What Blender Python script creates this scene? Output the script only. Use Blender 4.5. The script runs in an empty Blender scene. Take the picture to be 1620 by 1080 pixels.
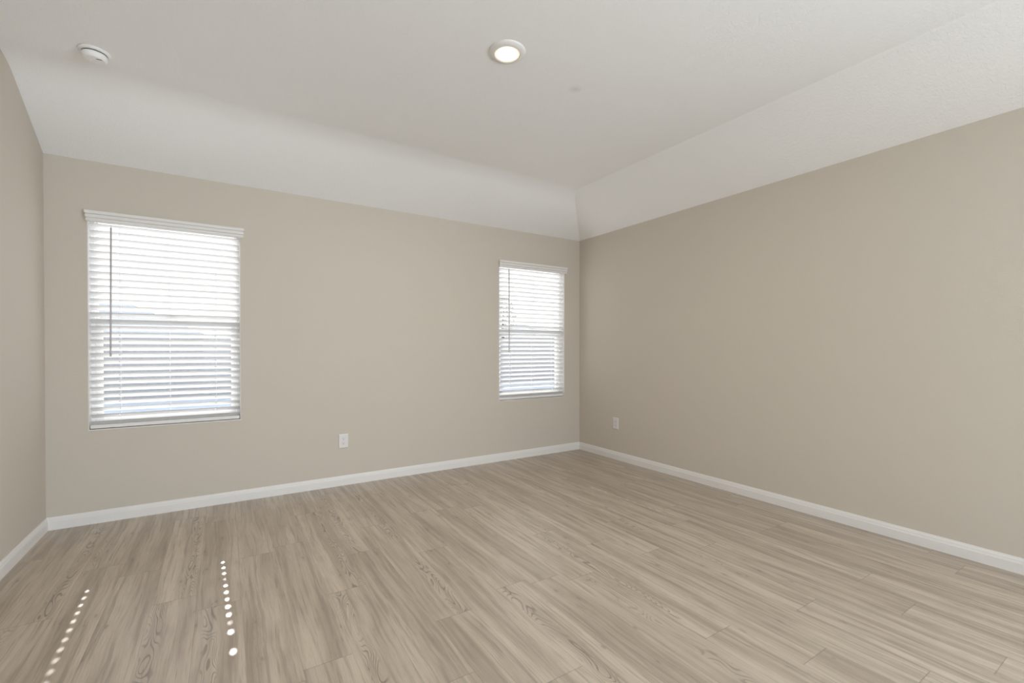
import bpy, bmesh, math, random
from mathutils import Vector, Matrix
random.seed(7)
scene = bpy.context.scene
COL = scene.collection

# ------------------------------------------------------------------ room measures (metres)
H = 2.44          # wall height under the sloped ceiling edge
RISE = 0.309      # tray ceiling rise
SY = 0.587        # run of the slope above the window wall
SX = 0.580        # run of the slope above the right wall
W = 4.5136        # room width  (right wall x=0, left wall x=-W, window wall y=0)
YR = -7.4         # rear wall
ZC = H + RISE
BT = 0.0829       # baseboard height

# ------------------------------------------------------------------ camera
F_PX = 720.947
cam_d = bpy.data.cameras.new('camera')
cam = bpy.data.objects.new('camera', cam_d)
COL.objects.link(cam)
cam_d.sensor_fit = 'HORIZONTAL'
cam_d.sensor_width = 36.0
cam_d.lens = 36.0 * F_PX / 1620.0
cam_d.shift_y = (556.375 - 540.0) / 1620.0
cam_d.clip_start = 0.02
cam_d.clip_end = 500
yaw, pitch = 0.56334, -0.00753
fw = Vector((math.sin(yaw) * math.cos(pitch), math.cos(yaw) * math.cos(pitch), math.sin(pitch)))
cam.location = (-3.5316, -4.10586, 1.18155)
cam.rotation_euler = fw.to_track_quat('-Z', 'Y').to_euler()
scene.camera = cam

# ------------------------------------------------------------------ sky, sun, added fill lamps, exposure
SUN_DIR = Vector((0.040, -1.0, -0.617)).normalized()     # the way the light travels
world = bpy.data.worlds.new('sky'); scene.world = world
world.use_nodes = True
wn = world.node_tree; wn.nodes.clear()
tc = wn.nodes.new('ShaderNodeTexCoord'); sz = wn.nodes.new('ShaderNodeSeparateXYZ')
wn.links.new(tc.outputs['Generated'], sz.inputs[0])
sky = wn.nodes.new('ShaderNodeValToRGB')                  # bright hazy sky: white at the horizon, bluer overhead
sky.color_ramp.elements[0].position = 0.0; sky.color_ramp.elements[0].color = (0.92, 0.96, 1.0, 1)
sky.color_ramp.elements[1].position = 0.9; sky.color_ramp.elements[1].color = (0.42, 0.62, 1.0, 1)
wn.links.new(sz.outputs[2], sky.inputs[0])
bgn = wn.nodes.new('ShaderNodeBackground'); bgn.inputs['Strength'].default_value = 1.95
wo = wn.nodes.new('ShaderNodeOutputWorld')
wn.links.new(sky.outputs[0], bgn.inputs[0]); wn.links.new(bgn.outputs[0], wo.inputs[0])

sd = bpy.data.lights.new('sun', 'SUN'); sd.energy = 10.5; sd.angle = 0.0093; sd.color = (1.0, 0.96, 0.90)
so = bpy.data.objects.new('sun', sd); COL.objects.link(so)
so.location = (0, 12, 12); so.rotation_euler = SUN_DIR.to_track_quat('-Z', 'Y').to_euler()

def area(name, loc, direction, sx, sy, power, color):
    d = bpy.data.lights.new(name, 'AREA'); d.shape = 'RECTANGLE'; d.size = sx; d.size_y = sy
    d.energy = power; d.color = color
    o = bpy.data.objects.new(name, d); COL.objects.link(o)
    o.location = loc; o.rotation_euler = Vector(direction).to_track_quat('-Z', 'Z').to_euler()
    return o
# added fill lamp at the rear wall, unseen behind the camera, to brighten the room
area('rear_fill', (-2.25, YR + 0.03, 1.12), (0, 1, 0.12), 3.3, 2.15, 72.0, (0.76, 0.885, 1.0))
# second added fill lamp, out of view at the right wall, mainly for the left wall
area('side_fill', (-0.03, -6.2, 1.05), (-1, 0, 0), 1.2, 2.0, 152.0, (0.76, 0.885, 1.0))

scene.view_settings.view_transform = 'Standard'
scene.view_settings.look = 'None'
scene.view_settings.gamma = 1.0
scene.view_settings.use_curve_mapping = False
scene.view_settings.exposure = 0.06
try:
    scene.cycles.use_denoising = True
    scene.cycles.max_bounces = 14; scene.cycles.diffuse_bounces = 8
    scene.cycles.transparent_max_bounces = 16
    scene.cycles.sample_clamp_indirect = 4.0
    scene.cycles.caustics_reflective = False; scene.cycles.caustics_refractive = False
except Exception:
    pass

# ------------------------------------------------------------------ materials
def new_mat(name):
    m = bpy.data.materials.new(name); m.use_nodes = True
    nt = m.node_tree; nt.nodes.clear()
    out = nt.nodes.new('ShaderNodeOutputMaterial')
    b = nt.nodes.new('ShaderNodeBsdfPrincipled')
    nt.links.new(b.outputs[0], out.inputs[0])
    return m, nt, b, out
def srgb(r, g, b):
    f = lambda c: (c / 255 / 12.92) if c / 255 <= 0.04045 else ((c / 255 + 0.055) / 1.055) ** 2.4
    return (f(r), f(g), f(b), 1.0)
def plain(name, col, rough=0.5, spec=0.5, noise=0.03, nscale=8.0, bump=0.0, bscale=200.0, metal=0.0):
    m, nt, b, out = new_mat(name)
    b.inputs['Roughness'].default_value = rough
    b.inputs['Specular IOR Level'].default_value = spec
    b.inputs['Metallic'].default_value = metal
    geo = nt.nodes.new('ShaderNodeNewGeometry')
    n = nt.nodes.new('ShaderNodeTexNoise'); n.inputs['Scale'].default_value = nscale; n.inputs['Detail'].default_value = 3
    nt.links.new(geo.outputs['Position'], n.inputs['Vector'])
    mx = nt.nodes.new('ShaderNodeMix'); mx.data_type = 'RGBA'
    c = Vector(col[:3])
    mx.inputs[6].default_value = (*(c * (1 - noise)), 1); mx.inputs[7].default_value = (*(c * (1 + noise)), 1)
    nt.links.new(n.outputs['Fac'], mx.inputs[0]); nt.links.new(mx.outputs[2], b.inputs['Base Color'])
    if bump:
        n2 = nt.nodes.new('ShaderNodeTexNoise'); n2.inputs['Scale'].default_value = bscale; n2.inputs['Detail'].default_value = 3
        n2.inputs['Distortion'].default_value = 0.6
        nt.links.new(geo.outputs['Position'], n2.inputs['Vector'])
        bp = nt.nodes.new('ShaderNodeBump'); bp.inputs['Strength'].default_value = bump; bp.inputs['Distance'].default_value = 0.002
        nt.links.new(n2.outputs['Fac'], bp.inputs['Height']); nt.links.new(bp.outputs[0], b.inputs['Normal'])
    return m

M_WALL = plain('beige_wall_paint', (0.556, 0.507, 0.438, 1), 0.75, 0.25, 0.012, 1.2, 0.35, 150)
M_TRIM = plain('white_trim_paint', (0.735, 0.715, 0.695, 1), 0.38, 0.45, 0.01)
M_VINYL = plain('white_window_vinyl', (0.86, 0.86, 0.84, 1), 0.35, 0.5, 0.01)
M_PLATE = plain('white_outlet_plastic', (0.68, 0.655, 0.645, 1), 0.3, 0.5, 0.01)
M_DETECT = plain('white_detector_plastic', (0.82, 0.81, 0.80, 1), 0.4, 0.5, 0.01)
M_DARK = plain('dark_slot', (0.03, 0.028, 0.025, 1), 0.6, 0.3)
M_SLOTG = plain('grey_slot', (0.09, 0.075, 0.07, 1), 0.6, 0.3)
M_WAND = plain('grey_wand_plastic', (0.42, 0.39, 0.40, 1), 0.3, 0.5)
M_CORD = plain('white_cord', (0.80, 0.78, 0.80, 1), 0.8, 0.2)
M_SCREW = plain('painted_screw', (0.6, 0.59, 0.57, 1), 0.35, 0.5)
M_FENCE = plain('weathered_fence_wood', (0.46, 0.435, 0.40, 1), 0.9, 0.2, 0.25, 14)
M_SHINGLE = plain('grey_roof_shingles', (0.52, 0.50, 0.47, 1), 0.9, 0.2, 0.15, 6)
M_BRICK = plain('tan_house_siding', (0.45, 0.38, 0.30, 1), 0.9, 0.2, 0.1, 5)
M_CONC = plain('bounce_slab_concrete', (0.52, 0.50, 0.475, 1), 0.85, 0.2, 0.05, 7)
M_LEAF = plain('tree_leaves', (0.34, 0.36, 0.27, 1), 0.8, 0.2, 0.3, 5)
M_BARK = plain('tree_bark', (0.14, 0.10, 0.07, 1), 0.9, 0.2, 0.2, 9)
M_GRASS = plain('pale_gravel', (0.76, 0.70, 0.60, 1), 0.95, 0.1, 0.25, 3)

# slats: white faux wood that lets a little daylight through
M_SLAT, nt, b, out = new_mat('white_blind_slat')
b.inputs['Base Color'].default_value = (0.755, 0.75, 0.745, 1); b.inputs['Roughness'].default_value = 0.4
tl = nt.nodes.new('ShaderNodeBsdfTranslucent'); tl.inputs[0].default_value = (0.9, 0.89, 0.88, 1)
ms = nt.nodes.new('ShaderNodeMixShader'); ms.inputs[0].default_value = 0.04
nt.links.new(b.outputs[0], ms.inputs[1]); nt.links.new(tl.outputs[0], ms.inputs[2]); nt.links.new(ms.outputs[0], out.inputs[0])

# window glass
M_GLASS, nt, b, out = new_mat('window_glass')
tr = nt.nodes.new('ShaderNodeBsdfTransparent'); tr.inputs[0].default_value = (0.92, 0.925, 0.93, 1)
gl = nt.nodes.new('ShaderNodeBsdfGlossy'); gl.inputs['Roughness'].default_value = 0.02
ms = nt.nodes.new('ShaderNodeMixShader'); ms.inputs[0].default_value = 0.012
nt.links.new(tr.outputs[0], ms.inputs[1]); nt.links.new(gl.outputs[0], ms.inputs[2]); nt.links.new(ms.outputs[0], out.inputs[0])
nt.nodes.remove(b)

# lamp lens
M_LENS, nt, b, out = new_mat('lit_lamp_lens')
b.inputs['Base Color'].default_value = (0.9, 0.88, 0.85, 1)
b.inputs['Emission Color'].default_value = (1.0, 0.90, 0.78, 1); b.inputs['Emission Strength'].default_value = 3.0
M_GLOW, nt, b, out = new_mat('lamp_lens_rim')
b.inputs['Base Color'].default_value = (0.85, 0.72, 0.60, 1)
b.inputs['Emission Color'].default_value = (1.0, 0.78, 0.58, 1); b.inputs['Emission Strength'].default_value = 0.55

# textured white ceiling with one faint scuff
M_CEIL, nt, b, out = new_mat('white_textured_ceiling')
b.inputs['Roughness'].default_value = 0.8; b.inputs['Specular IOR Level'].default_value = 0.2
geo = nt.nodes.new('ShaderNodeNewGeometry')
mp = nt.nodes.new('ShaderNodeMapping'); mp.inputs['Scale'].default_value = (1.0, 1.0, 1.0)
nt.links.new(geo.outputs['Position'], mp.inputs[0])
n1 = nt.nodes.new('ShaderNodeTexNoise'); n1.inputs['Scale'].default_value = 58; n1.inputs['Detail'].default_value = 4; n1.inputs['Distortion'].default_value = 1.2
nt.links.new(mp.outputs[0], n1.inputs['Vector'])
bp = nt.nodes.new('ShaderNodeBump'); bp.inputs['Strength'].default_value = 0.6; bp.inputs['Distance'].default_value = 0.003
nt.links.new(n1.outputs['Fac'], bp.inputs['Height']); nt.links.new(bp.outputs[0], b.inputs['Normal'])
dst = nt.nodes.new('ShaderNodeVectorMath'); dst.operation = 'DISTANCE'; dst.inputs[1].default_value = (-1.729, -1.969, ZC)
nt.links.new(geo.outputs['Position'], dst.inputs[0])
mr = nt.nodes.new('ShaderNodeMapRange'); mr.inputs[1].default_value = 0.0; mr.inputs[2].default_value = 0.05; mr.inputs[3].default_value = 1; mr.inputs[4].default_value = 0
nt.links.new(dst.outputs['Value'], mr.inputs[0])
n2 = nt.nodes.new('ShaderNodeTexNoise'); n2.inputs['Scale'].default_value = 60
nt.links.new(geo.outputs['Position'], n2.inputs['Vector'])
mu = nt.nodes.new('ShaderNodeMath'); mu.operation = 'MULTIPLY'
nt.links.new(mr.outputs[0], mu.inputs[0]); nt.links.new(n2.outputs['Fac'], mu.inputs[1])
mx = nt.nodes.new('ShaderNodeMix'); mx.data_type = 'RGBA'
mx.inputs[6].default_value = (0.835, 0.83, 0.83, 1); mx.inputs[7].default_value = (0.62, 0.58, 0.54, 1)
nt.links.new(mu.outputs[0], mx.inputs[0]); nt.links.new(mx.outputs[2], b.inputs['Base Color'])

# ---- floor: vinyl planks; u runs across the plank (0..1), v along it in metres, colour attribute = random per plank
def floor_material():
    m, nt, b, out = new_mat('greige_vinyl_planks')
    L = nt.links.new; N = nt.nodes.new
    uv = N('ShaderNodeUVMap'); uv.uv_map = 'plank'
    at = N('ShaderNodeAttribute'); at.attribute_name = 'plank_random'
    sep = N('ShaderNodeSeparateXYZ'); L(uv.outputs[0], sep.inputs[0])
    rs = N('ShaderNodeSeparateColor'); L(at.outputs['Color'], rs.inputs[0])
    def math_(op, a, c, d=None):
        n = N('ShaderNodeMath'); n.operation = op
        for i, v in enumerate((a, c, d)):
            if v is None: continue
            if hasattr(v, 'links'): L(v, n.inputs[i])
            else: n.inputs[i].default_value = v
        return n.outputs[0]
    def comb(x, y, z):
        n = N('ShaderNodeCombineXYZ')
        for i, v in enumerate((x, y, z)):
            if hasattr(v, 'links'): L(v, n.inputs[i])
            else: n.inputs[i].default_value = v
        return n.outputs[0]
    def noise(vec, scale=1.0, detail=2.0, dist=0.0, rough=0.5):
        n = N('ShaderNodeTexNoise'); n.inputs['Scale'].default_value = scale; n.inputs['Detail'].default_value = detail
        n.inputs['Distortion'].default_value = dist; n.inputs['Roughness'].default_value = rough
        L(vec, n.inputs['Vector']); return n.outputs['Fac']
    def rng(v, a, c, d=0.0, e=1.0, smooth=True):
        n = N('ShaderNodeMapRange'); n.interpolation_type = 'SMOOTHSTEP' if smooth else 'LINEAR'
        L(v, n.inputs[0]); n.inputs[1].default_value = a; n.inputs[2].default_value = c
        n.inputs[3].default_value = d; n.inputs[4].default_value = e; return n.outputs[0]
    def mixc(fac, a, c):
        n = N('ShaderNodeMix'); n.data_type = 'RGBA'
        L(fac, n.inputs[0]) if hasattr(fac, 'links') else setattr(n.inputs[0], 'default_value', fac)
        for i, v in ((6, a), (7, c)):
            if hasattr(v, 'links'): L(v, n.inputs[i])
            else: n.inputs[i].default_value = v
        return n.outputs[2]
    u, v = sep.outputs[0], sep.outputs[1]
    r1, r2, r3 = rs.outputs[0], rs.outputs[1], rs.outputs[2]
    X = math_('MULTIPLY', u, 0.1762)
    seed = math_('MULTIPLY', r1, 37.0)
    # wander of the grain
    wv = noise(comb(math_('MULTIPLY', X, 5.0), math_('MULTIPLY', v, 1.6), seed), 1, 2)
    Xw = math_('ADD', X, math_('MULTIPLY', math_('SUBTRACT', wv, 0.5), 0.05))
    broad = noise(comb(math_('MULTIPLY', Xw, 16.0), math_('MULTIPLY', v, 0.9), seed), 1, 3)
    mid = noise(comb(math_('MULTIPLY', Xw, 60.0), math_('MULTIPLY', v, 2.0), math_('ADD', seed, 5.0)), 1, 3, 0, 0.6)
    fine = noise(comb(math_('MULTIPLY', Xw, 420.0), math_('MULTIPLY', v, 9.0), seed), 1, 2, 0, 0.6)
    base = mixc(rng(broad, 0.30, 0.70), (0.350, 0.290, 0.229, 1), (0.520, 0.448, 0.364, 1))
    base = mixc(math_('MULTIPLY', rng(mid, 0.48, 0.68), 0.58), base, (0.250, 0.207, 0.162, 1))
    base = mixc(math_('MULTIPLY', rng(mid, 0.45, 0.28), 0.30), base, (0.53, 0.462, 0.378, 1))
    base = mixc(math_('MULTIPLY', rng(fine, 0.48, 0.72), 0.34), base, (0.20, 0.165, 0.135, 1))
    # cathedral figure: contour lines of a long soft field, kept to a strip off the plank's centre
    field = noise(comb(math_('MULTIPLY', Xw, 19.0), math_('MULTIPLY', v, 3.3), math_('ADD', seed, 11.0)), 1, 0.6, 0.35)
    ring = math_('SINE', math_('MULTIPLY', field, 98.0), 0.0)
    ring = rng(ring, 0.35, 1.0)
    cx = r2
    off = math_('ABSOLUTE', math_('SUBTRACT', u, cx), 0.0)
    strip = rng(off, 0.22, 0.06)
    patch = rng(noise(comb(math_('MULTIPLY', u, 0.8), math_('MULTIPLY', v, 1.3), math_('ADD', seed, 23.0)), 1, 1), 0.30, 0.42)
    fig = math_('MULTIPLY', math_('MULTIPLY', ring, strip), patch)
    fig = math_('MULTIPLY', fig, rng(r3, 0.25, 0.55))
    glowf = math_('MULTIPLY', math_('MULTIPLY', strip, patch), 0.22)
    base = mixc(math_('MULTIPLY', glowf, rng(r3, 0.25, 0.55)), base, (0.50, 0.44, 0.36, 1))
    base = mixc(math_('MULTIPLY', fig, 0.85), base, (0.185, 0.15, 0.12, 1))
    # short dark mineral streaks
    dash = rng(noise(comb(math_('MULTIPLY', Xw, 150.0), math_('MULTIPLY', v, 5.5), math_('ADD', seed, 41.0)), 1, 1.5), 0.63, 0.74)
    dash = math_('MULTIPLY', dash, rng(noise(comb(math_('MULTIPLY', X, 14.0), math_('MULTIPLY', v, 1.2), math_('ADD', seed, 51.0)), 1, 1), 0.48, 0.62))
    base = mixc(math_('MULTIPLY', dash, 0.50), base, (0.17, 0.135, 0.11, 1))
    # knots
    vo = N('ShaderNodeTexVoronoi'); vo.inputs['Scale'].default_value = 1.0; vo.inputs['Randomness'].default_value = 1.0
    L(comb(math_('MULTIPLY', X, 14.0), math_('MULTIPLY', v, 5.0), seed), vo.inputs['Vector'])
    kd = math_('ADD', vo.outputs['Distance'], math_('MULTIPLY', math_('SUBTRACT', noise(comb(math_('MULTIPLY', X, 90.0), math_('MULTIPLY', v, 40.0), seed), 1, 2), 0.5), 0.12))
    knot = rng(kd, 0.13, 0.03)
    base = mixc(math_('MULTIPLY', knot, 0.50), base, (0.165, 0.125, 0.10, 1))
    halo = rng(kd, 0.42, 0.15)
    base = mixc(math_('MULTIPLY', halo, 0.16), base, (0.23, 0.185, 0.15, 1))
    # tone of the whole plank
    hs = N('ShaderNodeHueSaturation'); L(base, hs.inputs['Color'])
    L(math_('ADD', 0.97, math_('MULTIPLY', r3, 0.05)), hs.inputs['Value'])
    hs.inputs['Saturation'].default_value = 1.08
    col = hs.outputs[0]
    # bevel lines between planks
    e1 = math_('MINIMUM', X, math_('SUBTRACT', 0.1762, X))
    long_ = rng(e1, 0.0012, 0.0003)
    uv2 = N('ShaderNodeUVMap'); uv2.uv_map = 'ends'
    s2 = N('ShaderNodeSeparateXYZ'); L(uv2.outputs[0], s2.inputs[0])
    end = rng(math_('MINIMUM', s2.outputs[0], s2.outputs[1]), 0.0024, 0.0008)
    seam = math_('MAXIMUM', math_('MULTIPLY', long_, 0.55), math_('MULTIPLY', end, 0.6))
    col = mixc(math_('MULTIPLY', seam, 0.6), col, (0.07, 0.055, 0.045, 1))
    L(col, b.inputs['Base Color'])
    L(math_('ADD', 0.25, math_('MULTIPLY', mid, 0.14)), b.inputs['Roughness'])
    b.inputs['Specular IOR Level'].default_value = 0.75
    bp = N('ShaderNodeBump'); bp.inputs['Strength'].default_value = 0.12; bp.inputs['Distance'].default_value = 0.001
    L(math_('SUBTRACT', math_('MULTIPLY', fine, 0.5), seam), bp.inputs['Height']); L(bp.outputs[0], b.inputs['Normal'])
    return m
M_FLOOR = floor_material()

# ------------------------------------------------------------------ mesh helpers
def link(name, bm, mat, parent=None, smooth=False, loc=None):
    me = bpy.data.meshes.new(name)
    bmesh.ops.recalc_face_normals(bm, faces=bm.faces)
    bm.to_mesh(me); bm.free()
    for m_ in (mat if isinstance(mat, (list, tuple)) else [mat]): me.materials.append(m_)
    if smooth:
        for p in me.polygons: p.use_smooth = True
    o = bpy.data.objects.new(name, me); COL.objects.link(o)
    if parent is not None: o.parent = parent
    if loc is not None: o.location = loc
    return o
def box(bm, x0, x1, y0, y1, z0, z1, bev=0.0, seg=2):
    vs = [bm.verts.new((x, y, z)) for x in (x0, x1) for y in (y0, y1) for z in (z0, z1)]
    idx = [(0, 1, 3, 2), (4, 6, 7, 5), (0, 4, 5, 1), (2, 3, 7, 6), (0, 2, 6, 4), (1, 5, 7, 3)]
    fs = [bm.faces.new([vs[i] for i in f]) for f in idx]
    if bev > 0:
        es = list({e for f in fs for e in f.edges})
        bmesh.ops.bevel(bm, geom=es, offset=bev, segments=seg, affect='EDGES', profile=0.5)
    return vs
def prism(bm, pts, axis, a0, a1):
    """closed outline pts (p,q) swept from a0 to a1 along axis 'x' (p=y,q=z), 'y' (p=x,q=z) or 'z' (p=x,q=y)"""
    def P(a, p, q): return {'x': (a, p, q), 'y': (p, a, q), 'z': (p, q, a)}[axis]
    A = [bm.verts.new(P(a0, *c)) for c in pts]; B = [bm.verts.new(P(a1, *c)) for c in pts]
    n = len(pts)
    for i in range(n): bm.faces.new((A[i], A[(i + 1) % n], B[(i + 1) % n], B[i]))
    bm.faces.new(A); bm.faces.new(B[::-1])
def lathe(bm, prof, c=(0, 0, 0), seg=64, cap=True):
    rings = []
    for r, z in prof:
        rings.append([bm.verts.new((c[0] + r * math.cos(2 * math.pi * i / seg), c[1] + r * math.sin(2 * math.pi * i / seg), c[2] + z)) for i in range(seg)])
    for a, b_ in zip(rings, rings[1:]):
        for i in range(seg): bm.faces.new((a[i], a[(i + 1) % seg], b_[(i + 1) % seg], b_[i]))
    if cap:
        bm.faces.new(rings[0]); bm.faces.new(rings[-1][::-1])
def tube(bm, pts, r, seg=8):
    rings = []
    pts = [Vector(p) for p in pts]
    for i, p in enumerate(pts):
        d = (pts[min(i + 1, len(pts) - 1)] - pts[max(i - 1, 0)]).normalized()
        a = d.orthogonal().normalized() if not rings else (prev_a - d * prev_a.dot(d)).normalized()
        prev_a = a; b_ = d.cross(a)
        rr = r[i] if isinstance(r, (list, tuple)) else r
        rings.append([bm.verts.new(p + a * rr * math.cos(2 * math.pi * k / seg) + b_ * rr * math.sin(2 * math.pi * k / seg)) for k in range(seg)])
    for a, b_ in zip(rings, rings[1:]):
        for k in range(seg): bm.faces.new((a[k], a[(k + 1) % seg], b_[(k + 1) % seg], b_[k]))
    bm.faces.new(rings[0][::-1]); bm.faces.new(rings[-1])
def empty(name, loc, label, cat, group=None, kind=None):
    o = bpy.data.objects.new(name, None); COL.objects.link(o); o.location = loc; o.empty_display_size = 0.1
    tag(o, label, cat, group, kind); return o
def tag(o, label=None, cat=None, group=None, kind=None):
    if label: o['label'] = label
    if cat: o['category'] = cat
    if group: o['group'] = group
    if kind: o['kind'] = kind
    return o
def structure(name, bm, mat, label=None, cat=None, smooth=False):
    return tag(link(name, bm, mat, None, smooth), label, cat, None, 'structure')

# ------------------------------------------------------------------ floor
PW, PL = 0.1762, 1.22
JOINT = {0: -1.459, 1: -1.62, 3: -2.291, 4: -1.791, 6: -2.270, 8: -2.182, 10: -2.306, 11: -1.746, 12: -2.035,
         5: -1.41, -3: -1.35, 13: -2.30, 14: -3.062, 15: -2.43, 16: -3.327, 17: -3.097, 20: -3.333}
FIGURED = [(4, -1.79, 0, 0.78, 1.0), (4, -3.0, -1.80, 0.27, 0.75), (5, -1.41, 0, 0.35, 0.9), (6, -2.26, 0, 0.75, 1.0), (0, -1.45, 0, 0.76, 0.95),
           (0, -2.6, -1.46, 0.20, 0.6), (-3, -1.35, 0, 0.77, 0.9), (1, -2.8, -1.63, 0.33, 0.95), (11, -2.9, -1.75, 0.24, 0.6), (8, -3.4, -2.19, 0.24, 0.55),
           (10, -3.4, -2.31, 0.6, 0.45), (2, -3.5, -2.0, 0.7, 0.6), (14, -3.0, -1.9, 0.7, 0.5)]
bm = bmesh.new()
uvl = bm.loops.layers.uv.new('plank'); uve = bm.loops.layers.uv.new('ends')
cl = bm.loops.layers.float_color.new('plank_random')
rf = random.Random(31)
for k in range(-4, 22):
    x0 = -3.819 + k * PW; x1 = x0 + PW
    cx0, cx1 = max(x0, -W), min(x1, 0.0)
    if cx1 - cx0 < 1e-4: continue
    j = JOINT.get(k, rf.uniform(-3, -1.8))
    ys = j
    while ys < 0: ys += PL
    while ys > YR:
        y1 = ys; y0 = ys - PL; ys = y0
        cy0, cy1 = max(y0, YR), min(y1, 0.0)
        if cy1 - cy0 < 1e-4: continue
        vs = [bm.verts.new(c) for c in ((cx0, cy0, 0), (cx1, cy0, 0), (cx1, cy1, 0), (cx0, cy1, 0))]
        f = bm.faces.new(vs)
        rc = (rf.random(), rf.random(), rf.random(), 1); vo = rf.uniform(0, 40); fl = rf.random() < .5
        cu = None; ym = (y0 + y1) / 2
        for kk, ya_, yb_, c_, st_ in FIGURED:
            if kk == k and ya_ < ym < yb_: cu = (c_, st_)
        if cu: fl = False; rc = (rc[0], cu[0], cu[1], 1)
        else: rc = (rc[0], rf.choice((0.24, 0.76)) + rf.uniform(-.04, .04), rc[2] * 0.42, 1)
        for lp in f.loops:
            x, y = lp.vert.co.x, lp.vert.co.y
            lp[uvl].uv = ((x - x0) / PW if not fl else (x1 - x) / PW, y - y0 + vo)
            lp[uve].uv = (y - y0, y1 - y)
            lp[cl] = rc
floor = structure('floor', bm, M_FLOOR, 'grey-brown wood-look plank floor of the empty room', 'floor')
# slab under the planks closes the room from below
bm = bmesh.new(); box(bm, -W - 0.16, 0.16, YR - 0.16, 0.16, -0.15, -0.004)
slab = structure('floor_slab', bm, M_SCREW, 'concrete slab under the plank floor', 'slab')

# ------------------------------------------------------------------ windows' positions
WIN = [dict(n=1, x0=-4.306, x1=-3.423), dict(n=2, x0=-1.099, x1=-0.2255)]
WZ0, WZ1 = 0.627, 2.0995
TW = 0.15         # wall thickness

# ------------------------------------------------------------------ walls
bm = bmesh.new()
xs = [-W - TW] + [v for w_ in WIN for v in (w_['x0'], w_['x1'])] + [TW]
box(bm, xs[0], xs[1], 0, TW, -0.05, H + 0.02)
box(bm, xs[2], xs[3], 0, TW, -0.05, H + 0.02)
box(bm, xs[4], xs[5], 0, TW, -0.05, H + 0.02)
for w_ in WIN:
    box(bm, w_['x0'], w_['x1'], 0, TW, -0.05, WZ0)
    box(bm, w_['x0'], w_['x1'], 0, TW, WZ1, H + 0.02)
structure('wall_back', bm, M_WALL, 'beige wall holding the two windows with white blinds', 'wall')
bm = bmesh.new(); box(bm, 0, TW, -5.58, 0, -0.05, H + 0.02); box(bm, 0, TW, YR, -6.82, -0.05, H + 0.02); box(bm, 0, TW, -6.82, -5.58, 2.08, H + 0.02)  # doorway gap out of view, added to go with the side fill lamp
structure('wall_right', bm, M_WALL, 'long plain beige wall on the right, with one outlet', 'wall')
bm = bmesh.new(); prism(bm, [(YR, -0.05), (0, -0.05), (0, H), (-SY, ZC), (YR, ZC)], 'x', -W - TW, -W)
structure('wall_left', bm, M_WALL, 'narrow strip of beige wall at the left edge', 'wall')
OX0, OX1, OZ = -3.92, -0.58, 2.25  # opening made up for the rear fill lamp
bm = bmesh.new()
box(bm, -W - TW, OX0, YR - TW, YR, -0.05, ZC + 0.02); box(bm, OX1, TW, YR - TW, YR, -0.05, ZC + 0.02)
box(bm, OX0, OX1, YR - TW, YR, OZ, ZC + 0.02)
structure('wall_rear', bm, M_WALL, 'unseen beige wall behind the camera, its wide opening added for the fill light', 'wall')

# ceiling: flat tray centre, slope over the window wall, slope over the right wall
bm = bmesh.new()
T = 0.1
lo = {}
def V(n, x, y, z): lo[n] = bm.verts.new((x, y, z))
V('a', -W - TW, 0, H); V('b', 0, 0, H); V('c', -SX, -SY, ZC); V('d', -W - TW, -SY, ZC)
V('e', 0, YR - TW, H); V('f', -SX, YR - TW, ZC); V('g', -W - TW, YR - TW, ZC)
V('A', -W - TW, TW, H); V('B', TW, TW, H); V('E', TW, YR - TW, H)
up = {}
for n in 'AEBgG':
    pass
bm.faces.new([lo[i] for i in 'abcd']); bm.faces.new([lo[i] for i in 'befc']); bm.faces.new([lo[i] for i in 'dcfg'])
bm.faces.new([lo[i] for i in ('a', 'A', 'B', 'b')]); bm.faces.new([lo[i] for i in ('b', 'B', 'E', 'e')])
top = [bm.verts.new(c) for c in ((-W - TW, TW, ZC + T), (TW, TW, ZC + T), (TW, YR - TW, ZC + T), (-W - TW, YR - TW, ZC + T))]
bm.faces.new(top)
bm.faces.new((lo['A'], lo['B'], top[1], top[0])); bm.faces.new((lo['B'], lo['E'], top[2], top[1]))
bm.faces.new((lo['E'], lo['e'], lo['f'], lo['g'], top[3], top[2])); bm.faces.new((lo['g'], lo['d'], lo['a'], lo['A'], top[0], top[3]))
bm.edges.ensure_lookup_table()
ce = [e for e in bm.edges if set(e.verts) == {lo['c'], lo['d']}]
bmesh.ops.bevel(bm, geom=ce, offset=0.11, segments=8, affect='EDGES', profile=0.5)
structure('ceiling', bm, M_CEIL, 'white textured tray ceiling with two sloped sides', 'ceiling')

# ------------------------------------------------------------------ baseboards (profile: depth off the wall, height)
BP = [(0, 0), (0.0135, 0), (0.0135, 0.054), (0.0125, 0.0555), (0.0105, 0.0560), (0.0105, 0.060), (0.0095, 0.0625),
      (0.0090, 0.069), (0.0070, 0.0745), (0.0055, 0.0775), (0.0055, 0.0805), (0.0045, BT), (0, BT)]
def baseboard(name, wall, a0, a1, m0, m1, label):
    """wall 'back','right','left','rear'; runs from a0 to a1; m0/m1 = mitre the end"""
    bm = bmesh.new()
    def P(d, z, a, mit, sgn):
        a = a + (sgn * d if mit else 0)
        return {'back': (a, -d, z), 'rear': (a, YR + d, z), 'right': (-d, a, z), 'left': (-W + d, a, z)}[wall]
    A = [bm.verts.new(P(d, z, a0, m0, 1)) for d, z in BP]; B = [bm.verts.new(P(d, z, a1, m1, -1)) for d, z in BP]
    n = len(BP)
    for i in range(n): bm.faces.new((A[i], A[(i + 1) % n], B[(i + 1) % n], B[i]))
    bm.faces.new(A); bm.faces.new(B[::-1])
    return structure(name, bm, M_TRIM, label, 'baseboard')
baseboard('baseboard_back', 'back', -W, 0, 1, 1, 'white baseboard along the window wall')
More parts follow.
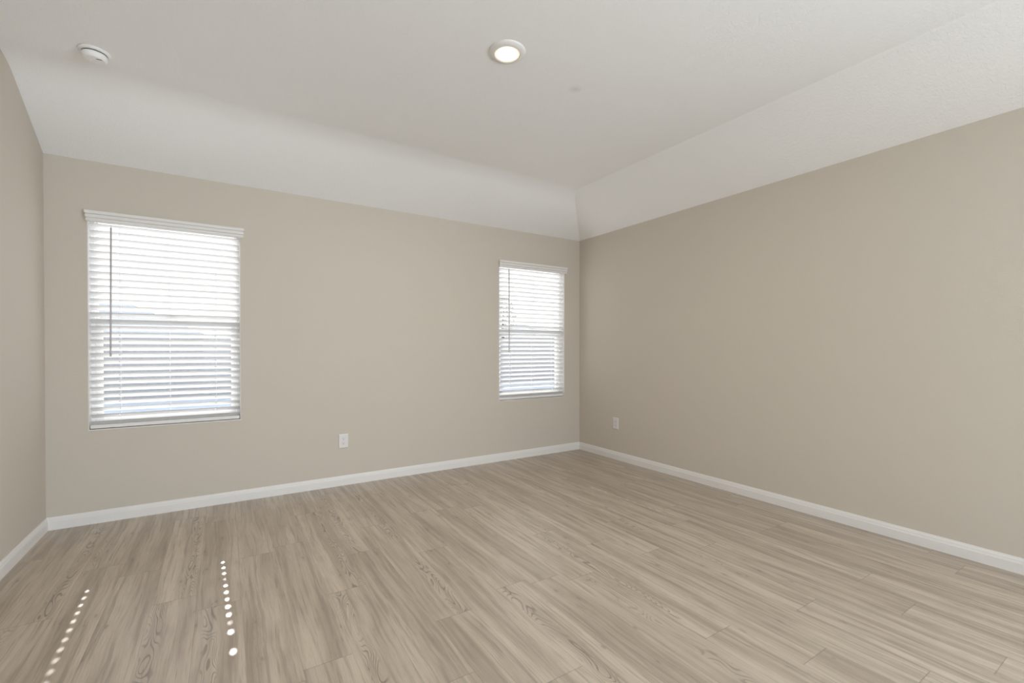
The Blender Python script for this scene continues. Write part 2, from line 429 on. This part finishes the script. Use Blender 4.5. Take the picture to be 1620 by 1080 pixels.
baseboard('baseboard_right', 'right', -5.58, 0, 0, 1, 'white baseboard along the right wall')
baseboard('baseboard_left', 'left', YR, 0, 1, 1, 'short white baseboard along the left wall')

# ------------------------------------------------------------------ windows
def make_window(w_):
    x0, x1 = w_['x0'], w_['x1']
    root = empty('window_%d' % w_['n'], ((x0 + x1) / 2, 0.1, WZ0),
                 'white single-hung window left of the wall\'s middle' if w_['n'] == 1 else 'white single-hung window next to the right-hand corner',
                 'window', None, 'structure')
    inv = Matrix.Translation(-Vector(root.location))
    def add(name, bm, mat, parent=root, label=None):
        bm.transform(inv); o = link(name, bm, mat, parent)
        if parent is not root: o.matrix_parent_inverse = Matrix.Identity(4)
        if label: o['label'] = label
        return o
    g = 0.0005
    # painted reveal lining the opening
    bm = bmesh.new(); t = 0.004
    box(bm, x0 + g, x0 + t, 0.0005, TW - 0.002, WZ0 + g, WZ1 - g); box(bm, x1 - t, x1 - g, 0.0005, TW - 0.002, WZ0 + g, WZ1 - g)
    box(bm, x0 + t, x1 - t, 0.0005, TW - 0.002, WZ0 + g, WZ0 + t + 0.002); box(bm, x0 + t, x1 - t, 0.0005, TW - 0.002, WZ1 - t, WZ1 - g)
    add('jamb_lining', bm, M_TRIM)
    X0, X1, Z0, Z1 = x0 + t, x1 - t, WZ0 + t + 0.002, WZ1 - t
    # outer frame
    bm = bmesh.new()
    def ring(bm, xa, xb, za, zb, ya, yb, sx, sb, st, bev=0.002):
        box(bm, xa, xa + sx, ya, yb, za, zb, bev); box(bm, xb - sx, xb, ya, yb, za, zb, bev)
        box(bm, xa + sx, xb - sx, ya, yb, za, za + sb, bev); box(bm, xa + sx, xb - sx, ya, yb, zb - st, zb, bev)
    ring(bm, X0, X1, Z0, Z1, 0.072, 0.146, 0.022, 0.030, 0.024)
    add('window_frame', bm, M_VINYL)
    # upper sash (outer track) and lower sash (inner track)
    fx0, fx1 = X0 + 0.022, X1 - 0.022
    bm = bmesh.new(); ring(bm, fx0 + .001, fx1 - .001, 1.345, Z1 - 0.025, 0.110, 0.136, 0.010, 0.032, 0.014)
    us = add('upper_sash', bm, M_VINYL)
    bm = bmesh.new(); box(bm, fx0 + 0.010, fx1 - 0.010, 0.121, 0.125, 1.376, Z1 - 0.040); add('upper_pane', bm, M_GLASS, us)
    bm = bmesh.new(); ring(bm, fx0 + .001, fx1 - .001, Z0 + 0.031, 1.390, 0.078, 0.106, 0.036, 0.038, 0.048)
    ls = add('lower_sash', bm, M_VINYL)
    bm = bmesh.new(); box(bm, fx0 + 0.036, fx1 - 0.036, 0.090, 0.094, Z0 + 0.068, 1.344); add('lower_pane', bm, M_GLASS, ls)
    cx = (x0 + x1) / 2 + 0.012
    bm = bmesh.new(); box(bm, cx - 0.03, cx + 0.03, 0.080, 0.102, 1.3905, 1.400, 0.003); box(bm, cx - 0.008, cx + 0.022, 0.074, 0.086, 1.400, 1.408, 0.002)
    add('sash_lock', bm, M_VINYL, ls)
    return root
for w_ in WIN: make_window(w_)

# ------------------------------------------------------------------ blinds
P_SL = 0.04617; SW = 0.050; TH = math.radians(34.5); ST = 0.0034
Z_TOP = 2.0268; N_SL = 30; Y_ROOM = 0.0150
def slat_mesh(L, cords, holes):
    """cords: x of each route hole; holes[c] = set of slat numbers that have an open hole"""
    bm = bmesh.new()
    ca, sa = math.cos(TH), math.sin(TH)
    def P(x, v, w, z_edge):      # v across the slat 0 (room edge) .. SW (outer edge), w through its thickness
        crown = 0.0016 * (1 - (2 * v / SW - 1) ** 2)
        w = w + crown
        return (x, Y_ROOM + v * ca + w * sa, z_edge - v * sa + w * ca)
    def piece(xa, xb, va, vb, ze, n):
        vs = [va + (vb - va) * i / n for i in range(n + 1)]
        rows = []
        for x in (xa, xb):
            rows.append(([bm.verts.new(P(x, v, ST / 2, ze)) for v in vs], [bm.verts.new(P(x, v, -ST / 2, ze)) for v in vs]))
        (t0, b0), (t1, b1) = rows
        for i in range(n):
            bm.faces.new((t0[i], t1[i], t1[i + 1], t0[i + 1])); bm.faces.new((b0[i], b0[i + 1], b1[i + 1], b1[i]))
        bm.faces.new((t0[0], b0[0], b1[0], t1[0])); bm.faces.new((t0[n], t1[n], b1[n], b0[n]))
        bm.faces.new(t0 + b0[::-1]); bm.faces.new(t1[::-1] + b1)
    for k in range(N_SL):
        ze = Z_TOP - k * P_SL
        cuts = []
        for c, hs in zip(cords, holes):
            if k in hs:
                hw, hv = hs[k]
                cuts.append((c + hs.get('dx', 0), hw / 2, hv))
        x = -L / 2
        for c, hw, hv in sorted(cuts):
            piece(x, c - hw, 0, SW, ze, 6)
            piece(c - hw, c + hw, 0, SW / 2 - hv / 2, ze, 2); piece(c - hw, c + hw, SW / 2 + hv / 2, SW, ze, 2)
            x = c + hw
        piece(x, L / 2, 0, SW, ze, 6)
    return bm
VAL = [(0.0, 2.1035), (0.033, 2.1035), (0.035, 2.101), (0.035, 2.088), (0.033, 2.083), (0.0245, 2.0805), (0.0245, 2.0775), (0.029, 2.0755), (0.0295, 2.062),
       (0.0275, 2.058), (0.0195, 2.0555), (0.0195, 2.0525), (0.0255, 2.0505), (0.0260, 2.0405), (0.0215, 2.0345), (0.016, 2.0315), (0.0, 2.0315)]
def make_blind(w_, vx0, vx1, cords, holes, wand_x, wand_lean, wand_z, label):
    x0, x1 = w_['x0'], w_['x1']; cx = (x0 + x1) / 2
    root = empty('window_blind', (cx, 0.0, 0.0), label, 'blind', 'white slatted blinds on the window wall')
    L = (x1 - x0) - 0.0155
    # valance: moulded profile with returns at both ends
    bm = bmesh.new()
    a0, a1 = vx0 - cx, vx1 - cx
    rings = []
    dmax = 0.033
    for d, z in VAL:
        s = d - dmax
        y_w = -0.0008
        rings.append([bm.verts.new(c) for c in ((a0 - s * 0.55, y_w, z), (a0 - s * 0.55, y_w - max(d, 0.0005), z), (a1 + s * 0.55, y_w - max(d, 0.0005), z), (a1 + s * 0.55, y_w, z))] if 0.0 < d else
                     [bm.verts.new(c) for c in ((a0 + 0.012, y_w, z), (a0 + 0.012, y_w - 0.0005, z), (a1 - 0.012, y_w - 0.0005, z), (a1 - 0.012, y_w, z))])
    for r0, r1 in zip(rings, rings[1:]):
        for i in range(4): bm.faces.new((r0[i], r0[(i + 1) % 4], r1[(i + 1) % 4], r1[i]))
    bm.faces.new(rings[0]); bm.faces.new(rings[-1][::-1])
    link('valance', bm, M_TRIM, root)
    bm = bmesh.new(); box(bm, -L / 2, L / 2, 0.006, 0.056, 2.054, 2.094, 0.002); link('headrail', bm, M_TRIM, root)
    o = link('slats', slat_mesh(L, [c - cx for c in cords], holes), M_SLAT, root)
    bm = bmesh.new(); box(bm, -L / 2, L / 2, 0.013, 0.063, 0.6375, 0.6615, 0.003); br = link('bottom_rail', bm, M_TRIM, root)
    for c in cords:
        bm = bmesh.new(); box(bm, c - cx - 0.011, c - cx + 0.011, 0.028, 0.048, 0.6345, 0.6376, 0.001); link('cord_plug', bm, M_SCREW, br)
    # ladder cords: a front and a rear string with rungs under each slat
    for c in cords:
        bm = bmesh.new(); xx = c - cx + 0.006
        yf = Y_ROOM - 0.0016; yb = Y_ROOM + SW * math.cos(TH) + 0.0026
        box(bm, xx - 0.0007, xx + 0.0007, yf - 0.0007, yf + 0.0007, 0.6615, 2.054)
        box(bm, xx - 0.0009, xx + 0.0009, yb - 0.0007, yb + 0.0007, 0.6615, 2.054)
        for k in range(N_SL):
            ze = Z_TOP - k * P_SL - 0.0028
            vs = [bm.verts.new(p) for p in ((xx - .0006, yf, ze), (xx + .0006, yf, ze), (xx + .0006, yb, ze - SW * math.sin(TH)), (xx - .0006, yb, ze - SW * math.sin(TH)))]
            bm.faces.new(vs)
        link('ladder_cord', bm, M_CORD, root)
    # tilt wand hanging in front
    bm = bmesh.new()
    wz0, wz1 = wand_z
    xw = wand_x - cx
    tube(bm, [(xw, -0.009, wz1 + 0.022), (xw, -0.011, wz1 + 0.008), (xw, -0.012, wz1)], 0.0018, 6)
    w1 = link('wand_hook', bm, M_TRIM)
    bm = bmesh.new()
    tube(bm, [(xw, -0.012, wz1), (xw, -0.012, wz1 - 0.004), (xw + wand_lean * .5, -0.0125, (wz0 + wz1) / 2), (xw + wand_lean, -0.012, wz0 + 0.02), (xw + wand_lean, -0.012, wz0)],
         [0.0036, 0.0050, 0.0050, 0.0050, 0.0056], 10)
    wd = link('tilt_wand', bm, M_WAND, root); wd['label'] = 'thin grey tilt wand'
    w1.parent = wd
    return root
def H_(ks, hw=0.009, hv=0.013, dx=0.0): 
    d = {k: (hw, hv) for k in ks}; d['dx'] = dx; return d
full = (0.010, 0.012)
hA = H_(range(16, 29), *full)
hB = H_([28, 27, 26, 23, 21, 20, 18], 0.0085, 0.0105); hB[25] = (0.004, 0.006); hB[24] = (0.008, 0.009); hB[22] = (0.006, 0.010); hB[19] = (0.004, 0.006); hB[16] = (0.009, 0.011)
hC = H_(range(18, 28), 0.012, 0.018); hC[16] = (0.008, 0.012); hC[17] = (0.007, 0.010)
hD = H_([28, 27], 0.012, 0.018)
make_blind(WIN[0], -4.313, -3.400, (-4.147, -3.871, -3.589), (hA, {}, hB), -4.181, -0.006, (1.126, 2.003),
           'white slatted window blind nearest the left wall, with a grey tilt wand')
make_blind(WIN[1], -1.108, -0.205, (-0.938, -0.651, -0.374), (hC, {}, hD), -0.983, 0.002, (1.141, 2.020),
           'white slatted window blind close to the room\'s right-hand corner')

# ------------------------------------------------------------------ wall outlets
def make_outlet(name='wall_outlet'):
    root = empty(name, (0, 0, 0), 'x', 'outlet', 'white duplex wall outlets')
    bm = bmesh.new()
    w2, h2 = 0.039, 0.0605
    o_ = [(-w2, -h2), (w2, -h2), (w2, h2), (-w2, h2)]
    lv = [(0.0, 0.0), (0.0035, 0.0), (0.0062, 0.0035), (0.0066, 0.006)]
    rr = [[bm.verts.new((x * (1 - ins / w2), -d, z * (1 - ins / h2))) for x, z in o_] for d, ins in lv]
    for a, b_ in zip(rr, rr[1:]):
        for i in range(4): bm.faces.new((a[i], a[(i + 1) % 4], b_[(i + 1) % 4], b_[i]))
    bm.faces.new(rr[0]); bm.faces.new(rr[-1][::-1])
    link('cover_plate', bm, M_PLATE, root)
    for s in (1, -1):
        bm = bmesh.new()
        n = 28; pts = []
        for i in range(n):
            a = 2 * math.pi * i / n
            pts.append((0.0172 * math.cos(a), max(-0.0132, min(0.0132, 0.0172 * math.sin(a)))))
        prism(bm, [(x, z + s * 0.0195) for x, z in pts], 'y', -0.0066, -0.0078)
        rc = link('receptacle', bm, M_PLATE, root)
        bm = bmesh.new(); c = s * 0.0195
        box(bm, -0.0082, -0.0058, -0.0081, -0.0078, c - 0.001, c + 0.008)
        box(bm, 0.0060, 0.0080, -0.0081, -0.0078, c + 0.000, c + 0.0075)
        pts = [(0.0026 * math.cos(2 * math.pi * i / 14), c - 0.0075 + 0.0028 * math.sin(2 * math.pi * i / 14)) for i in range(14)]
        prism(bm, pts, 'y', -0.0078, -0.0081)
        link('slot', bm, M_SLOTG, rc)
    bm = bmesh.new(); pts = [(0.003 * math.cos(2 * math.pi * i / 16), 0.003 * math.sin(2 * math.pi * i / 16)) for i in range(16)]
    prism(bm, pts, 'y', -0.0066, -0.0076); link('screw', bm, M_SCREW, root)
    return root
def copy_tree(o, parent=None):
    c = o.copy(); COL.objects.link(c); c.parent = parent
    for ch in list(o.children): copy_tree(ch, c)
    return c
out1 = make_outlet()
out2 = copy_tree(out1)
out1.location = (-2.663, -0.0003, 0.3815); out1['label'] = 'white duplex outlet low on the wall between the two windows'
out2.location = (-0.0003, -0.592, 0.3825); out2.rotation_euler = (0, 0, -math.pi / 2)
out2['label'] = 'white duplex outlet low on the plain windowless wall'

# ------------------------------------------------------------------ recessed ceiling light
LC = (-2.2595, -2.045)
root = empty('ceiling_light', (LC[0], LC[1], ZC), 'lit round flush light with a white trim in the ceiling', 'ceiling light')
bm = bmesh.new(); lathe(bm, [(0.0975, 0.0), (0.0965, -0.004), (0.090, -0.009), (0.078, -0.0135), (0.070, -0.0150), (0.0665, -0.0145), (0.0655, -0.011), (0.0655, 0.0)], seg=72, cap=False)
link('trim_ring', bm, M_TRIM, root, True)
bm = bmesh.new(); lathe(bm, [(0.0652, -0.006), (0.0650, -0.0125), (0.0625, -0.0140), (0.0575, -0.0120), (0.0565, -0.0080)], seg=72, cap=False)
link('lens_rim', bm, M_GLOW, root, True)
bm = bmesh.new(); lathe(bm, [(0.0550, -0.002), (0.0550, -0.0095), (0.050, -0.0110), (0.03, -0.0118), (0.003, -0.012)], seg=72)
ln = link('lens', bm, M_LENS, root, True); ln['label'] = 'glowing frosted lens'
ld = bpy.data.lights.new('ceiling_light_lamp', 'AREA'); ld.shape = 'DISK'; ld.size = 0.11; ld.energy = 17.0; ld.color = (1.0, 0.93, 0.84)
lo_ = bpy.data.objects.new('ceiling_light_lamp', ld); COL.objects.link(lo_); lo_.location = (LC[0], LC[1], ZC - 0.018)

# ------------------------------------------------------------------ smoke detector
root = empty('smoke_detector', (-4.105, -0.878, ZC), 'small round white smoke detector on the ceiling', 'smoke detector')
bm = bmesh.new(); lathe(bm, [(0.067, 0.0), (0.067, -0.0060), (0.0655, -0.0085), (0.057, -0.0125), (0.050, -0.0130), (0.048, 0.0)], seg=56)
link('mounting_base', bm, M_DETECT, root, True)
bm = bmesh.new(); lathe(bm, [(0.0500, -0.0128), (0.0500, -0.0172)], seg=56); link('vent_gap', bm, M_DARK, root, False)
bm = bmesh.new(); lathe(bm, [(0.0530, -0.0170), (0.0540, -0.0195), (0.0530, -0.0290), (0.0490, -0.0400), (0.0440, -0.0455), (0.0260, -0.0470), (0.0250, -0.0465), (0.0010, -0.0465)], seg=56)
cv = link('cover', bm, M_DETECT, root, True)
for p in cv.data.polygons: p.use_smooth = abs(p.normal.z) < 0.98
bm = bmesh.new(); box(bm, 0.010, 0.034, -0.0285, -0.0245, -0.0476, -0.0464); sl = link('slot', bm, M_SLOTG, cv)
bm = bmesh.new(); lathe(bm, [(0.009, -0.0464), (0.009, -0.0476), (0.0075, -0.048)], (-0.012, 0.008, 0), 24); link('test_button', bm, M_DETECT, cv)

# ------------------------------------------------------------------ outside: lawn, picket fence, roofs, a tree
GZ = -0.26
bm = bmesh.new(); box(bm, -70, 90, 0.16, 140, GZ - 0.2, GZ)
structure('ground', bm, M_GRASS, 'pale level ground seen through the blinds', 'ground')
bm = bmesh.new(); box(bm, -9, 5, 0.16, 4.2, GZ + 0.001, GZ + 0.03, 0.008)  # hidden pale slab, added so sun bounces up through the slats
structure('bounce_slab', bm, M_CONC, 'unseen pale slab added outside the windows to bounce sunlight in', 'bounce_slab')
FY = 12.0; FT = 1.585
root = empty('fence', (0, FY, GZ), 'tall picket fence across the yard seen through the blind slats', 'fence')
bm = bmesh.new(); x = -11.0; rr_ = random.Random(5)
while x < 15.0:
    h = FT - GZ + rr_.uniform(-0.008, 0.008); w2 = 0.0955; yo = 0.0 if int(round((x + 11) / 0.0952)) % 2 else 0.006
    prism(bm, [(x, 0.0), (x + w2, 0.0), (x + w2, h - 0.03), (x + w2 * .72, h), (x + w2 * .28, h), (x, h - 0.03)], 'y', yo, 0.016)
    x += 0.0952
link('picket_panel', bm, M_FENCE, root)
for z in (0.25, 0.95, 1.6):
    bm = bmesh.new(); box(bm, -11.0, 15.0, 0.0165, 0.055, z, z + 0.085); link('rail', bm, M_FENCE, root)

def make_house(x0, x1, ya, yb, eave, ridge, rx0, rx1, label):
    r = empty('house', ((x0 + x1) / 2, (ya + yb) / 2, GZ), label, 'house', 'houses beyond the fence')
    cx, cy = r.location.x, r.location.y
    ry = (ya + yb) / 2
    bm = bmesh.new(); box(bm, x0 + .4 - cx, x1 - .4 - cx, ya + .4 - cy, yb - .4 - cy, 0, eave - GZ); link('wall', bm, M_BRICK, r)
    bm = bmesh.new(); e = eave - GZ + 0.002; t = ridge - GZ
    v = [bm.verts.new(c) for c in ((x0 - cx, ya - cy, e), (x1 - cx, ya - cy, e), (x1 - cx, yb - cy, e), (x0 - cx, yb - cy, e), (rx0 - cx, ry - cy, t), (rx1 - cx, ry - cy, t))]
    for f in ((0, 1, 5, 4), (1, 2, 5), (2, 3, 4, 5), (3, 0, 4), (3, 2, 1, 0)): bm.faces.new([v[i] for i in f])
    link('roof', bm, M_SHINGLE, r)
    for k, wx in enumerate((x0 + (x1 - x0) * .3, x0 + (x1 - x0) * .65)):
        bm = bmesh.new(); box(bm, wx - cx, wx + 1.2 - cx, ya + .38 - cy, ya + .40 - cy, 0.9, 2.0); link('house_window', bm, M_DARK, r)
make_house(-28.0, -4.9, 40.0, 50.0, 2.35, 4.86, -23.0, -10.05, 'hip-roofed house beyond the fence seen through the left window')
make_house(20.0, 37.4, 41.0, 49.0, 2.4, 4.28, 28.2, 29.2, 'low-roofed house beyond the fence seen through the right window')
root = empty('tree', (20.15, 35.0, GZ), 'leafy tree beyond the fence at the right window\'s left edge', 'tree')
bm = bmesh.new(); tube(bm, [(0, 0, 0), (0.05, 0, 1.6), (-0.05, 0.1, 3.2), (0, 0, 5.0)], [0.22, 0.17, 0.12, 0.05], 10); link('trunk', bm, M_BARK, root)
bm = bmesh.new(); rt = random.Random(9)
for i in range(2600):
    a = rt.uniform(0, 2 * math.pi); zz = rt.uniform(0, 1); R_ = 1.35 * math.sqrt(max(0.02, 1 - (zz - 0.35) ** 2 * 2.2)) * math.sqrt(rt.random())
    p = Vector((R_ * math.cos(a), R_ * math.sin(a), 2.6 + 4.0 * zz)); s = rt.uniform(0.05, 0.11)
    q = Matrix.Rotation(rt.uniform(0, 6.28), 3, Vector((rt.uniform(-1, 1), rt.uniform(-1, 1), rt.uniform(-1, 1) + .01)).normalized())
    vs = [bm.verts.new(p + q @ Vector(c) * s) for c in ((-1, 0, 0), (0, -0.5, 0.1), (1, 0, 0), (0, 0.5, 0.1))]
    bm.faces.new(vs)
link('foliage', bm, M_LEAF, root)
